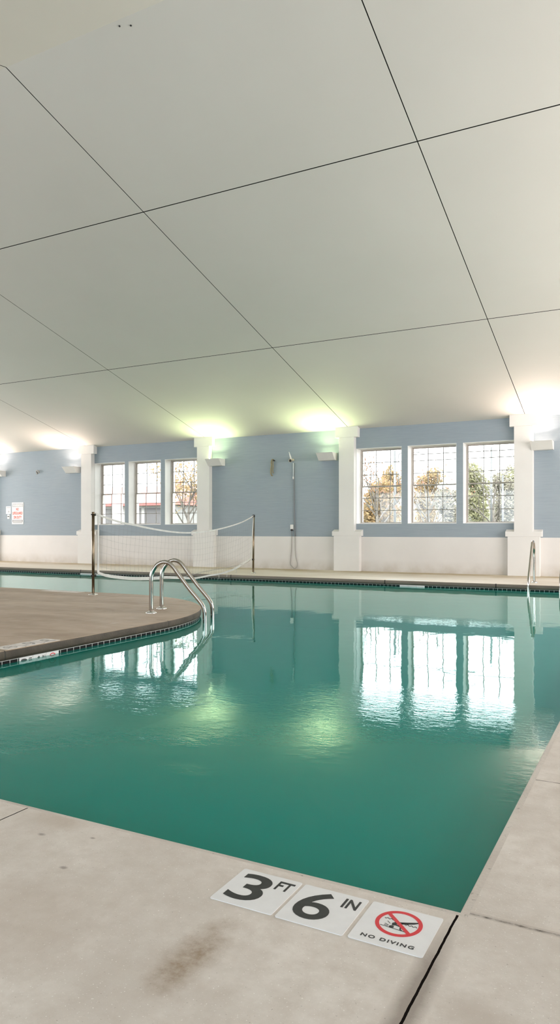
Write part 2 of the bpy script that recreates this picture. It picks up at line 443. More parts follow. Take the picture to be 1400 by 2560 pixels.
def text_part(txt, name, m, parent, fit, place, bold=0.0, depth=0.0012, spacing=1.0):
    """lettering scaled to fit=(w,h); place maps (u,v,n) in letter plane to world"""
    cu = bpy.data.curves.new('lettering', 'FONT'); cu.body = txt; cu.size = 1.0; cu.offset = bold; cu.extrude = 0.01; cu.resolution_u = 6; cu.space_character = spacing
    to = bpy.data.objects.new('lettering', cu); COL.objects.link(to)
    bpy.context.view_layer.update()
    me = bpy.data.meshes.new_from_object(to.evaluated_get(bpy.context.evaluated_depsgraph_get()))
    bpy.data.objects.remove(to)
    xs = [v.co.x for v in me.vertices]; ys = [v.co.y for v in me.vertices]
    x0, x1, y0, y1 = min(xs), max(xs), min(ys), max(ys)
    for v in me.vertices:
        v.co = place((v.co.x - x0) / (x1 - x0) * fit[0], (v.co.y - y0) / (y1 - y0) * fit[1], depth if v.co.z > 0 else 0.0)
    me.name = name
    me.materials.clear()
    return link(name, me, m, parent)

def catmull(pts, k=6):
    P = [Vector(p) for p in pts]; out = []
    for i in range(len(P) - 1):
        a = P[i - 1] if i else P[0] * 2 - P[1]; b = P[i]; c = P[i + 1]; d = P[i + 2] if i + 2 < len(P) else P[-1] * 2 - P[-2]
        for j in range(k):
            t = j / k
            out.append(0.5 * (2 * b + (c - a) * t + (2 * a - 5 * b + 4 * c - d) * t * t + (3 * b - a - 3 * c + d) * t ** 3))
    return out + [P[-1]]

# ------------------------------------------------------------------ room geometry
XL, XR = -25.6, 6.0            # side walls
YB, YN = 17.6, -4.92           # far wall (with the windows) and the wall behind the camera
YR, ZR, SL = 6.34, 6.8255, 0.2758
def zc(y): return ZR - SL * abs(y - YR)
WATER = -0.121

# pool outline, counter-clockwise, water on the left-hand side
POOL = [(-0.497, 2.03), (-0.497, 14.68), (-24.0, 14.68), (-24.0, 9.5)]
CR = 2.74
NA = 28
for i in range(NA + 1):
    a = PI / 2 * (1 - i / NA)
    POOL.append((-5.12 - CR + CR * math.cos(a), 9.5 - CR + CR * math.sin(a)))
POOL.append((-5.12, 2.03))
def offset(poly, d):
    """shift the outline by d towards the water"""
    out = []; n = len(poly)
    for i in range(n):
        p0, p1, p2 = Vector(poly[i - 1]), Vector(poly[i]), Vector(poly[(i + 1) % n])
        d1 = (p1 - p0).normalized(); d2 = (p2 - p1).normalized()
        n1 = Vector((-d1.y, d1.x)); n2 = Vector((-d2.y, d2.x)); mv = n1 + n2
        out.append(tuple(p1 + mv * (d / (1 + n1.dot(n2)))))
    return out
def fill(name, loops, z, m):
    bm = bmesh.new(); es = []
    for lp in loops:
        vs = [bm.verts.new((x, y, z)) for x, y in lp]
        es += [bm.edges.new((vs[i], vs[(i + 1) % len(vs)])) for i in range(len(vs))]
    bmesh.ops.triangle_fill(bm, edges=es, use_beauty=True, use_dissolve=False)
    for f in bm.faces:
        if f.normal.z < 0: f.normal_flip()
    me = bpy.data.meshes.new(name); bm.to_mesh(me); bm.free()
    return link(name, me, m)
def sweep(profile):
    """profile of (offset towards the water, z) swept round the pool"""
    mb = MB(); n = len(POOL); rings = [offset(POOL, o) for o, z in profile]
    vs = [(x, y, z) for ring, (o, z) in zip(rings, profile) for x, y in ring]
    fs = [(k * n + i, k * n + (i + 1) % n, (k + 1) * n + (i + 1) % n, (k + 1) * n + i) for k in range(len(profile) - 1) for i in range(n)]
    return mb.add(vs, fs, True)

# floor: one deck with the pool cut out of it, thick enough to be a slab
outer = [(XL, YN), (XR, YN), (XR, YB), (XL, YB)]
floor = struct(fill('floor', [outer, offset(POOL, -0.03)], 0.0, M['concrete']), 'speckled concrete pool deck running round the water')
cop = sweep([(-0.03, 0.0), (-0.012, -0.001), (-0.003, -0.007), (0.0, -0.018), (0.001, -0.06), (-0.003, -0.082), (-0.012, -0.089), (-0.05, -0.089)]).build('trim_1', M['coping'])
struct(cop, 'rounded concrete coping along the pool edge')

# waterline tile band with arc length in its UVs
def band():
    ring = offset(POOL, -0.02); n = len(ring); me_v = []; fs = []; uvs = []
    u = 0.0
    for i in range(n):
        a, b = ring[i], ring[(i + 1) % n]; L = math.dist(a, b); o = len(me_v)
        me_v += [(*a, -0.088), (*b, -0.088), (*b, -0.30), (*a, -0.30)]; fs.append((o, o + 1, o + 2, o + 3))
        uvs += [(u, -0.088), (u + L, -0.088), (u + L, -0.30), (u, -0.30)]; u += L
    me = bpy.data.meshes.new('trim_2'); me.from_pydata(me_v, [], fs)
    uvl = me.uv_layers.new(name='UVMap')
    for k, lp in enumerate(me.loops): uvl.data[k].uv = uvs[lp.vertex_index]
    return struct(link('trim_2', me, M['band']), 'row of small black waterline tiles between white grout lines')
band()
bas = MB(); ring = offset(POOL, -0.02); n = len(ring)
bas.add([(x, y, -0.30) for x, y in ring] + [(x, y, -1.15) for x, y in ring], [(i, (i + 1) % n, n + (i + 1) % n, n + i) for i in range(n)])
struct(bas.build('wall_pool', M['basin']), 'teal plaster side of the pool basin')
struct(fill('floor_pool', [offset(POOL, -0.02)], -1.15, M['basin']), 'teal plaster bottom of the pool')

# far wall: blue above, white wainscot below, six recessed window openings
WZ0, WZ1 = 1.23, 3.198
WINX = [(-7.010, -5.774), (-5.617, -4.380), (-4.222, -3.004), (-15.960, -14.723), (-14.580, -13.335), (-13.185, -11.950)]
def wall_grid(mb, x0, x1, z0, z1, y0, y1, holes):
    xs = sorted({x0, x1, *[h[0] for h in holes], *[h[1] for h in holes]})
    for i in range(len(xs) - 1):
        a, b = xs[i], xs[i + 1]
        if any(h[0] <= a + 1e-6 and b <= h[1] + 1e-6 for h in holes):
            mb.box((a, y0, z0), (b, y1, WZ0)); mb.box((a, y0, WZ1), (b, y1, z1))
        else: mb.box((a, y0, z0), (b, y1, z1))
wl = MB(); wall_grid(wl, XL, XR, 0.893, zc(YB) + 0.02, YB, YB + 0.5, sorted(WINX))
struct(wl.build('wall_back', M['blue_wall']), 'blue-grey upper part of the far wall')
ws = MB().box((XL, YB - 0.012, -0.2), (XR, YB + 0.5, 0.893))
struct(ws.build('trim_3', M['wainscot']), 'off-white wainscot along the foot of the far wall')
# side walls and the wall behind the camera
def gable(x0, x1): return MB().prism([(YN, -0.2), (YB, -0.2), (YB, zc(YB)), (YR, ZR), (YN, zc(YN))], 'x', x0, x1)
struct(gable(XL - 0.3, XL).build('wall_left', M['blue_wall']))
struct(gable(XR, XR + 0.3).build('wall_right', M['blue_wall']))
struct(MB().box((XL, YN - 0.4, -0.2), (XR, YN, zc(YN) + 0.02)).build('wall_front', M['blue_wall']))
ce = MB().prism([(YN - 0.5, zc(YN - 0.5)), (YR, ZR), (YB + 0.6, zc(YB + 0.6)), (YB + 0.6, zc(YB + 0.6) + 0.15), (YR, ZR + 0.15), (YN - 0.5, zc(YN - 0.5) + 0.15)], 'x', XL - 0.3, XR + 0.3)
struct(ce.build('ceiling', M['ceiling']), 'grey vaulted ceiling of large panels with thin black seams')

# pilasters
PIL = [-20.63, -16.165, -11.70, -7.22, -2.785, 1.66]
for k, c in enumerate(PIL):
    p = 0.16; y0 = YB - p; top = zc(y0) + 0.01
    mb = MB()
    sh = 0.213; ch = 0.315; lh = 0.41; bh = 0.36
    mb.box((c - bh, y0 + 0.004, -0.05), (c + bh, YB, 0.925))
    mb.box((c - sh, y0, 1.0), (c + sh, YB, 3.49))
    mb.box((c - ch, y0, 3.49), (c + ch, YB, top))
    # ledge whose upper face slopes back to the wall
    mb.prism([(y0 - 0.002, 0.915), (YB, 0.915), (YB, 1.085), (y0 - 0.002, 1.03)], 'x', c - lh, c + lh)
    o = mb.build('trim_%d' % (k + 4), M['white_paint'], bevel=0.006)
    struct(o, 'white pilaster with stepped cap and base on the far wall')

# windows
FY = 17.93
def make_window(idx, x0, x1, extra):
    root = empty('window_%d' % idx, ((x0 + x1) / 2, FY, WZ0)); struct(root)
    rv = MB(); t = 0.012
    rv.box((x0, YB + 0.004, WZ0), (x0 + t, YB + 0.5, WZ1)); rv.box((x1 - t, YB + 0.004, WZ0), (x1, YB + 0.5, WZ1))
    rv.box((x0 + t, YB + 0.004, WZ1 - t), (x1 - t, YB + 0.5, WZ1)); rv.box((x0 + t, YB - 0.006, WZ0), (x1 - t, YB + 0.5, WZ0 + t))
    rv.build('reveal', M['reveal_paint'], root)
    a, b, z0, z1 = x0 + t, x1 - t, WZ0 + t, WZ1 - t
    fr = MB(); w = 0.020
    fr.box((a, FY - 0.03, z0), (a + w, FY + 0.07, z1)); fr.box((b - w, FY - 0.03, z0), (b, FY + 0.07, z1))
    fr.box((a + w, FY - 0.03, z1 - w), (b - w, FY + 0.07, z1)); fr.build('frame', M['sash'], root)
    MB().box((a + w, FY - 0.03, z0), (b - w, FY + 0.07, z0 + w * 0.8)).build('bottom_rail', M['reveal_paint'], root)
    a += w; b -= w; z0 += w * 0.8; z1 -= w
    zm = WZ0 + 0.498 * (WZ1 - WZ0)
    for nm, s0, s1, dy in (('upper_sash', zm - 0.012, z1, 0.028), ('lower_sash', z0, zm + 0.02, -0.012)):
        y = FY + dy; r = 0.017; sb = MB()
        sb.box((a, y, s0), (a + r, y + 0.03, s1)); sb.box((b - r, y, s0), (b, y + 0.03, s1))
        sb.box((a + r, y, s1 - r), (b - r, y + 0.03, s1)); sb.box((a + r, y, s0), (b - r, y + 0.03, s0 + r))
        so = sb.build(nm, M['sash'], root)
        mu = MB(); h = 0.0085
        for q in (1, 2):
            xx = a + (b - a) * q / 3; mu.box((xx - h, y + 0.006, s0 + r), (xx + h, y + 0.022, s1 - r))
        zz = [s0 + (s1 - s0) * q / 3 for q in (1, 2)]
        if extra and nm == 'upper_sash': zz.append(s1 - 0.16)
        for z in zz: mu.box((a + r, y + 0.006, z - h), (b - r, y + 0.022, z + h))
        mu.build('muntin', M['muntin'], so)
        MB().box((a + r, y + 0.012, s0 + r), (b - r, y + 0.016, s1 - r)).build('pane', M['glass'], so)
    return root
for k, (x0, x1) in enumerate(WINX): make_window(k + 1, x0, x1, k in (1, 2))

# ------------------------------------------------------------------ water
def water():
    r = offset(POOL, -0.02)
    o = fill('pool_water', [r], WATER, M['water'])
    tag(o, 'clear teal green water filling the indoor pool', 'water', kind='stuff')
water()

# ------------------------------------------------------------------ wall sconces
PINK, GREEN = (1.0, 0.80, 0.69), (0.84, 1.0, 0.52)
def sconce(xc, col, label):
    root = empty('wall_sconce', (xc, YB, 2.91))
    w = 0.235
    sh = MB()
    prof = [(YB - 0.17, 2.915), (YB - 0.35, 3.105), (YB - 0.335, 3.105), (YB - 0.163, 2.927), (YB - 0.012, 2.927), (YB - 0.012, 3.105), (YB - 0.001, 3.105), (YB - 0.001, 2.915)]
    sh.prism(prof, 'x', xc - w + 0.008, xc + w - 0.008)
    sh.build('housing', M['lamp_shell'], root)
    for s in (-1, 1):
        x = xc + s * (w - 0.004)
        MB().prism([(YB - 0.17, 2.913), (YB - 0.352, 3.108), (YB - 0.001, 3.108), (YB - 0.001, 2.913)], 'x', x - 0.004, x + 0.004).build('end_cap', M['white_paint'], root)
    MB().tube([(xc - 0.19, YB - 0.13, 2.99), (xc + 0.19, YB - 0.13, 2.99)], 0.013, 10).build('fluorescent_tube', glow_mat('lamp_glow', col, 8.0), root)
    for x in (xc - 0.2, xc + 0.2):
        MB().box((x - 0.012, YB - 0.15, 2.925), (x + 0.012, YB - 0.11, 3.01)).build('tube_holder', M['white_paint'], root)
    ld = bpy.data.lights.new('uplight', 'AREA'); ld.shape = 'RECTANGLE'; ld.size = 0.40; ld.size_y = 0.12
    ld.energy = LAMP; ld.color = col
    lo = bpy.data.objects.new('uplight', ld); COL.objects.link(lo)
    lo.location = (xc, YB - 0.15, 3.075); lo.rotation_euler = (PI + 0.85, 0, 0); ld.spread = math.radians(158)
    lo.parent = root; lo.matrix_parent_inverse = world_of(root).inverted()
    tag(root, label, 'wall lamp', 'uplighter wall lamps on the far wall')
sconce(-2.37, PINK, 'white wedge uplighter on the right side of the pilaster behind the far right ladder')
sconce(-7.775, GREEN, 'white wedge uplighter with greenish glow just left of the right window group')
sconce(-11.28, GREEN, 'white wedge uplighter with greenish glow just right of the left window group')
sconce(-16.79, PINK, 'white wedge uplighter with warm glow just left of the left window group')
sconce(-20.19, PINK, 'white wedge uplighter cut off by the left edge, above the warning sign')

# ------------------------------------------------------------------ deck depth markers by the near pool edge
TS = 0.203
def tile_base(name, x, y, rz, z=0.0, size=TS, mat='tile_white', upright=False):
    """tile whose far left corner is at (x, y) seen along rz; returns root and a placing function (u right, v towards viewer or down)"""
    root = empty(name, (x, y, z), rz)
    R = Matrix.Rotation(rz, 3, 'Z')
    if upright:
        k = size / TS
        def at(u, v, w): return Vector((x, y, z)) + R @ Vector((u * k, -w, -v * k))
        size = TS
    else:
        def at(u, v, w): return Vector((x, y, z)) + R @ Vector((u, -v, w))
    r = 0.006; pts = []
    for (cx, cy, a0) in ((size - r, r, 0), (size - r, size - r, -PI / 2), (r, size - r, -PI), (r, r, -3 * PI / 2)):
        for q in range(4):
            a = PI / 2 - q * PI / 6 + a0
            pts.append((cx + r * math.cos(a), cy - r * math.sin(a)))
    n = len(pts); mb = MB()
    mb.add([at(u, v, -0.004) for u, v in pts] + [at(u, v, 0.0022) for u, v in pts],
           [tuple(range(n))[::-1], tuple(range(n, 2 * n))] + [(i, (i + 1) % n, n + (i + 1) % n, n + i) for i in range(n)])
    mb.build('tile', M[mat], root)
    return root, at
TZ = 0.0022
def letters(root, at, txt, name, u0, u1, v0, v1, m, bold, size=TS, spacing=1.0):
    text_part(txt, name, M[m], root, ((u1 - u0) * size, (v1 - v0) * size),
              lambda a, b, w: at(u0 * size + a, v1 * size - b, TZ + 0.0001 + w), bold, 0.0006, spacing)
def flat_prism(at, poly, z0, z1):
    n = len(poly); mb = MB()
    return mb.add([at(u, v, z0) for u, v in poly] + [at(u, v, z1) for u, v in poly],
                  [tuple(range(n))[::-1], tuple(range(n, 2 * n))] + [(i, (i + 1) % n, n + (i + 1) % n, n + i) for i in range(n)])
def ribbon(at, pts, w, z0, z1):
    """flat stroke of width w along pts"""
    P = [Vector(p) for p in pts]; L = []; Rr = []
    for i, p in enumerate(P):
        t = (P[min(i + 1, len(P) - 1)] - P[max(i - 1, 0)]).normalized(); nn = Vector((-t.y, t.x))
        ww = w[i] if isinstance(w, list) else w
        L.append(p + nn * ww / 2); Rr.append(p - nn * ww / 2)
    mb = MB(); k = len(P)
    top = [at(p.x, p.y, z1) for p in L] + [at(p.x, p.y, z1) for p in Rr]; bot = [at(p.x, p.y, z0) for p in L] + [at(p.x, p.y, z0) for p in Rr]
    fs = []
    for i in range(k - 1):
        fs += [(i, i + 1, k + i + 1, k + i), (2 * k + i, 3 * k + i, 3 * k + i + 1, 2 * k + i + 1), (i, 2 * k + i, 2 * k + i + 1, i + 1), (k + i, k + i + 1, 3 * k + i + 1, 3 * k + i)]
    fs += [(0, k, 3 * k, 2 * k), (k - 1, 3 * k - 1, 4 * k - 1, 2 * k - 1)]
    return mb.add(top + bot, fs)
def number_tile(x, y, rz, num, unit, label, mat='tile_white', ink='ink', group='depth marker tiles by the near pool edge', nu=(0.11, 0.64), uu=(0.70, 0.93), name='depth_marker_tile', **kw):
    root, at = tile_base(name, x, y, rz, mat=mat, **kw)
    letters(root, at, num, 'numeral', nu[0], nu[1], 0.10, 0.86, ink, 0.010)
    letters(root, at, unit, 'unit_lettering', uu[0], uu[1], 0.11, 0.36, ink, 0.02)
    tag(root, label, 'tile', group)
    return root, at
def diving_tile(x, y, rz, label, mat='tile_white', ink='ink', red='red', group='depth marker tiles by the near pool edge', name='no_diving_tile', **kw):
    root, at = tile_base(name, x, y, rz, mat=mat, **kw)
    S = TS; cx, cy, r1, r0 = 0.50 * S, 0.40 * S, 0.315 * S, 0.262 * S
    N = 64; mb = MB(); vs = []; fs = []
    for rr, z in ((r1, TZ), (r1, TZ + 0.0008), (r0, TZ + 0.0008), (r0, TZ)):
        vs += [at(cx + rr * math.cos(2 * PI * i / N), cy + rr * math.sin(2 * PI * i / N), z) for i in range(N)]
    for k in range(4):
        for i in range(N): fs.append((k * N + i, k * N + (i + 1) % N, ((k + 1) % 4) * N + (i + 1) % N, ((k + 1) % 4) * N + i))
    mb.add(vs, fs)
    a = math.radians(44); d = Vector((math.cos(a), math.sin(a))) * 0.285 * S; q = Vector((-d.y, d.x)).normalized() * 0.026 * S; c = Vector((cx, cy))
    bar = [c - d + q, c + d + q, c + d - q, c - d - q]
    sl = flat_prism(at, [tuple(p) for p in bar], TZ, TZ + 0.0009); mb.add(sl.v, sl.f)
    mb.build('prohibition_ring', M[red], root)
    P = lambda u, v: (u * S, v * S)
    # diver: arched body, legs up to the right, arms to the floor, round head
    body = ribbon(at, [P(*p) for p in ((0.445, 0.475), (0.44, 0.435), (0.475, 0.40), (0.53, 0.38), (0.60, 0.345), (0.67, 0.305), (0.735, 0.265))],
                  [x * S for x in (0.035, 0.055, 0.062, 0.050, 0.040, 0.028, 0.010)], TZ, TZ + 0.0005)
    hd = flat_prism(at, [P(0.435 + 0.034 * math.cos(t * PI / 8), 0.515 + 0.030 * math.sin(t * PI / 8)) for t in range(16)], TZ, TZ + 0.0005); body.add(hd.v, hd.f)
    for pts, w in ((((0.46, 0.45), (0.545, 0.465), (0.56, 0.53), (0.585, 0.555)), 0.022), (((0.53, 0.385), (0.60, 0.365), (0.68, 0.325), (0.74, 0.27)), 0.016)):
        arm = ribbon(at, [P(*p) for p in pts], w * S, TZ, TZ + 0.0005); body.add(arm.v, arm.f)
    body.build('diver_figure', M[ink], root)
    for u0, u1, v, amp in ((0.285, 0.455, 0.335, 0.012), (0.58, 0.745, 0.385, 0.012)):
        ribbon(at, [P(u0 + (u1 - u0) * i / 20, v + amp * math.sin(i / 20 * 3.2 * 2 * PI)) for i in range(21)], 0.010 * S, TZ, TZ + 0.0005).build('wave_line', M[ink], root)
    ribbon(at, [P(0.285, 0.53), P(0.66, 0.56)], 0.009 * S, TZ, TZ + 0.0005).build('pool_floor_line', M[ink], root)
    for p, q2 in (((0.33, 0.47), (0.39, 0.495)), ((0.345, 0.40), (0.395, 0.445)), ((0.33, 0.505), (0.385, 0.515))):
        ribbon(at, [P(*p), P(*q2)], 0.008 * S, TZ, TZ + 0.0005).build('splash_stroke', M[ink], root)
    letters(root, at, 'NO DIVING', 'lettering', 0.14, 0.85, 0.825, 0.895, ink, 0.02, spacing=1.25)
    tag(root, label, 'tile', group)
number_tile(-1.1555, 1.9595, 0, '3', 'FT', 'white deck tile reading 3 FT at the left end of the near row', uu=(0.69, 0.94))
number_tile(-0.9415, 1.9575, 0, '6', 'IN', 'white deck tile reading 6 IN in the middle of the near row', uu=(0.70, 0.93))
diving_tile(-0.7255, 1.9595, 0, 'white deck tile with red no diving sign at the right end of the near row')
# the same kind of row on the island, read from the island side
G2 = 'worn marker tiles at the island edge'
RZ = -PI / 2
number_tile(-5.115 - 0.03, 5.20, RZ, '3', 'FT', 'worn white tile at the right end of the lettered row on the island edge', 'worn_tile', 'worn_ink', G2)
number_tile(-5.115 - 0.03, 4.98, RZ, '6', 'IN', 'worn white tile in the middle of the lettered row on the island edge', 'worn_tile', 'worn_ink', G2)
diving_tile(-5.115 - 0.03, 4.76, RZ, 'worn white tile cut by the left edge of the photo, in the island edge row', 'worn_tile', 'worn_ink', 'worn_ink', G2)
for k in range(4):
    r_, at_ = tile_base('depth_marker_tile', -9.62 + 0.212 * k, 9.45, 0, mat='worn_tile')
    tag(r_, 'white marker tile behind the left net post, %s from left of four' % ('first', 'second', 'third', 'last')[k], 'tile', 'white marker tiles on the far island edge')
for k in range(4):
    r_, at_ = tile_base('depth_marker_tile', -5.20 + 0.225 * k, 14.97, 0, size=0.215)
    tag(r_, 'white far deck marker tile below the right windows, %s from left of four' % ('first', 'second', 'third', 'last')[k], 'tile', 'white marker tiles on the far deck')
# waterline marker tiles
GW = 'waterline marker tiles on the island side'
# viewed from the water (looking -X), left to right runs towards +Y
UP = dict(z=-0.0905, size=0.160, upright=True, name='waterline_tile', group=GW)
number_tile(-5.138, 4.680, PI / 2, '3', 'FT', 'white waterline tile with numeral at the left of three on the island side', **UP)
number_tile(-5.138, 4.843, PI / 2, '6', 'IN', 'white waterline tile with numeral in the middle of three on the island side', **UP)
diving_tile(-5.138, 5.006, PI / 2, 'white waterline tile with red ring sign on the island side', **UP)
for k in range(3):
    r_, at_ = tile_base('waterline_tile', -4.86 + 0.18 * k, 14.698, 0, -0.0905, 0.176, upright=True)
    tag(r_, '%s plain white waterline tile on the far side below the right windows' % ('left', 'middle', 'right')[k], 'tile', 'white waterline tiles on the far side')
for k in range(5):
    r_, at_ = tile_base('waterline_tile', -13.82 + 0.2 * k, 14.698, 0, -0.0905, 0.196, upright=True)
    tag(r_, 'plain white waterline tile behind the left end of the net, %s from the left' % ('first', 'second', 'third', 'fourth', 'last')[k], 'tile', 'white waterline tiles behind the net')

# ------------------------------------------------------------------ pool ladders
def ladder(bases, dirv, scale_z, reach, label, group=None):
    d = Vector((*dirv, 0)).normalized()
    A = Vector((*bases[0], 0)); B = Vector((*bases[1], 0)); mid = (A + B) / 2
    root = empty('pool_ladder', mid)
    prof = [(0, -0.02), (0, 0.16), (0, 0.32), (0.0, 0.43), (0.012, 0.515), (0.047, 0.585), (0.10, 0.638), (0.17, 0.660), (0.237, 0.642), (0.292, 0.592), (0.345, 0.518),
            (0.42, 0.42), (0.50, 0.315), (0.58, 0.222), (0.638, 0.152), (0.675, 0.095), (0.695, 0.03), (0.70, -0.06), (0.70, -0.25), (0.70, -0.5), (0.70, -0.82)]
    for base in (A, B):
        pts = [base + d * (s * reach / 0.70) + Vector((0, 0, z * scale_z if z > 0 else z)) for s, z in prof]
        rail = MB().tube(catmull(pts, 5), 0.0265, 16).build('rail', M['steel'], root)
        MB().lathe([(0.068, -0.004), (0.07, 0.004), (0.066, 0.014), (0.045, 0.022), (0.032, 0.03), (0.029, 0.03)], tuple(base), 28).build('flange', M['bright_steel'], rail)
    a = A + d * reach; b = B + d * reach
    for z in (-0.28, -0.54, -0.79):
        st = MB(); w = 0.045
        st.add([p + d * s + Vector((0, 0, z + q)) for q in (-0.012, 0.012) for p, s in ((a, -w), (b, -w), (b, w), (a, w))],
               [(0, 3, 2, 1), (4, 5, 6, 7), (0, 1, 5, 4), (1, 2, 6, 5), (2, 3, 7, 6), (3, 0, 4, 7)])
        st.build('step', M['bright_steel'], root, bevel=0.004)
    tag(root, label, 'ladder', group)
ladder([(-5.777, 7.423), (-5.975, 7.904)], (0.925, 0.38), 1.0, 0.70, 'steel pool ladder with two arched rails on the rounded island corner', 'steel pool ladders')
ladder([(-2.231, 15.30), (-1.651, 15.30)], (0.003, -1), 1.27, 0.75, 'steel pool ladder at the far deck by the right edge of the photo', 'steel pool ladders')

# ------------------------------------------------------------------ volleyball net across the channel
PL, PR = Vector((-8.265, 9.085, 0)), Vector((-8.891, 15.473, 0))
ND = (PR - PL).normalized(); NL = (PR - PL).length
def post(P, h, lean, hook_z, label):
    root = empty('net_post', P)
    top = P + Vector((lean[0], lean[1], h))
    MB().tube([P, P.lerp(top, 0.5), top], 0.0235, 16).build('pole', M['post_steel'], root)
    MB().lathe([(0.075, 0), (0.076, 0.006), (0.05, 0.014), (0.034, 0.02), (0.03, 0.028)], tuple(P), 28).build('flange', M['bright_steel'], root)
    cr = 0.031 if P is PR else 0.0245
    MB().lathe([(cr, -0.05), (cr, 0.0), (cr * 0.85, 0.008), (0.01, 0.01)], tuple(top), 16).build('cap', M['black'] if lean[0] or lean[1] else M['post_steel'], root)
    for z, r in hook_z:
        p = P.lerp(top, z / h)
        hk = MB().tube([p - ND * 0.05 * (1 if P is PL else -1), p + ND * 0.06 * (1 if P is PL else -1)], r, 8)
        hk.tube([p + ND * 0.055 * (1 if P is PL else -1) + Vector((0, 0, 0.02)), p + ND * 0.055 * (1 if P is PL else -1) - Vector((0, 0, 0.02))], r, 8)
        hk.build('hook', M['black'], root)
    tag(root, label, 'post', 'volleyball net posts')
post(PL, 1.36, (0, 0), [(1.325, 0.009), (0.315, 0.016)], 'brown steel net post standing on the island edge')
post(PR, 1.44, (-0.01, 0.045), [(1.40, 0.012), (0.34, 0.012)], 'brown steel net post with black cap on the far deck')
TOPC = [(0.06, 1.345), (0.13, 1.324), (0.5, 1.25), (0.88, 1.19), (1.13, 1.168), (1.6, 1.113), (2.09, 1.065), (2.65, 1.025), (3.185, 1.012), (3.8, 1.03), (4.453, 1.08), (5.1, 1.155), (5.723, 1.25), (6.15, 1.345), (6.44, 1.422)]
BOTC = [(0.119, 0.363), (0.3, 0.31), (0.512, 0.273), (1.079, 0.204), (1.696, 0.165), (2.281, 0.145), (2.85, 0.105), (3.277, 0.067), (3.569, 0.06), (4.129, 0.080), (4.531, 0.085), (5.076, 0.125), (5.5, 0.19), (5.761, 0.257), (6.05, 0.315), (6.269, 0.372)]
def interp(c, s):
    if s <= c[0][0]: return c[0][1]
    for (a, za), (b, zb) in zip(c, c[1:]):
        if s <= b: return za + (zb - za) * (s - a) / (b - a)
    return c[-1][1]
def netp(s, z): return PL + ND * s + Vector((0, 0, z))
def build_net():
    root = empty('volleyball_net', (PL + PR) / 2)
    nt = MB(); nv = 50; nh = 8
    S0t, S1t, S0b, S1b = 0.13, 6.42, 0.13, 6.27
    def gp(u, t):
        sb = S0b + (S1b - S0b) * u; stp = S0t + (S1t - S0t) * u
        zb, zt = interp(BOTC, sb), interp(TOPC, stp)
        s = sb + (stp - sb) * t
        wob = 0.012 * math.sin(u * 37 + t * 5) * math.sin(PI * t) + 0.006 * math.sin(u * 91)
        return netp(s, zb + (zt - zb) * t) + Vector((-ND.y, ND.x, 0)) * (0.03 * math.sin(PI * t) * math.sin(u * 9) + wob)
    for i in range(1, nv):
        nt.tube([gp(i / nv, t / 8) for t in range(9)], 0.0011, 3, cap=False)
    for j in range(1, nh):
        nt.tube([gp(i / nv, j / nh) for i in range(nv + 1)], 0.0011, 3, cap=False)
    nt.build('netting', M['net_cord'], root)
    def strip(curve, hw, name, mat=M['tape'], flutter=0.0):
        pts = catmull([netp(s, z) for s, z in curve], 5); mb = MB(); nn = Vector((-ND.y, ND.x, 0)); k = len(pts); vs = []
        for i, p in enumerate(pts):
            h = hw(i / (k - 1)) if callable(hw) else hw
            for a, b in ((-h, -0.004), (-h, 0.004), (h, 0.004), (h, -0.004)):
                vs.append(p + Vector((0, 0, a)) + nn * (b + flutter * math.sin(i * 1.3)))
        fs = [(i * 4 + q, i * 4 + (q + 1) % 4, (i + 1) * 4 + (q + 1) % 4, (i + 1) * 4 + q) for i in range(k - 1) for q in range(4)] + [(0, 1, 2, 3), tuple((k - 1) * 4 + q for q in (3, 2, 1, 0))]
        mb.add(vs, fs); return mb.build(name, mat, root)
    strip(TOPC, lambda t: 0.019 - 0.007 * t if t > 0.03 else 0.008 + 0.36 * t, 'top_tape')
    strip(BOTC, lambda t: 0.016 + 0.014 * math.exp(-((t - 0.25) / 0.22) ** 2) + 0.014 * math.exp(-((t - 0.84) / 0.08) ** 2), 'bottom_tape', flutter=0.004)
    for s0, s1, z0, z1, w0, w1 in ((0.135, 0.135, 0.36, 1.325, 0.028, 0.012), (6.285, 6.44, 0.38, 1.42, 0.03, 0.018)):
        nn = Vector((-ND.y, ND.x, 0)); vs = []
        for t in range(7):
            u = t / 6; p = netp(s0 + (s1 - s0) * u, z0 + (z1 - z0) * u); w = w0 + (w1 - w0) * u
            for a, b in ((-w, -0.004), (w, -0.004), (w, 0.004), (-w, 0.004)): vs.append(p + ND * a + nn * b)
        fs = [(i * 4 + q, i * 4 + (q + 1) % 4, (i + 1) * 4 + (q + 1) % 4, (i + 1) * 4 + q) for i in range(6) for q in range(4)] + [(0, 1, 2, 3), (27, 26, 25, 24)]
        MB().add(vs, fs).build('side_tape', M['tape'], root)
    MB().tube(catmull([netp(s, z) for s, z in ((6.27, 0.345), (6.05, 0.275), (5.5, 0.235), (4.81, 0.205), (3.8, 0.17), (3.0, 0.12), (2.2, 0.13))], 5), 0.006, 6).build('tension_cord', M['pale_cord'], root)
    for (s, z, q) in ((0.03, 1.345, 1.345), (0.06, 0.33, 0.35)):
        MB().tube([netp(0.02, z), netp(0.13, q - 0.02)], 0.006, 6).build('tie', M['tape'], root)
    for s in (4.55, 4.95, 5.45):
        zb = interp(BOTC, s)
        MB().tube([netp(s, zb), netp(s + 0.01, zb - 0.07), netp(s, zb - 0.12)], 0.005, 5).build('frayed_thread', M['tape'], root)
    tag(root, 'sagging volleyball net with white tapes strung across the pool channel', 'net')
build_net()

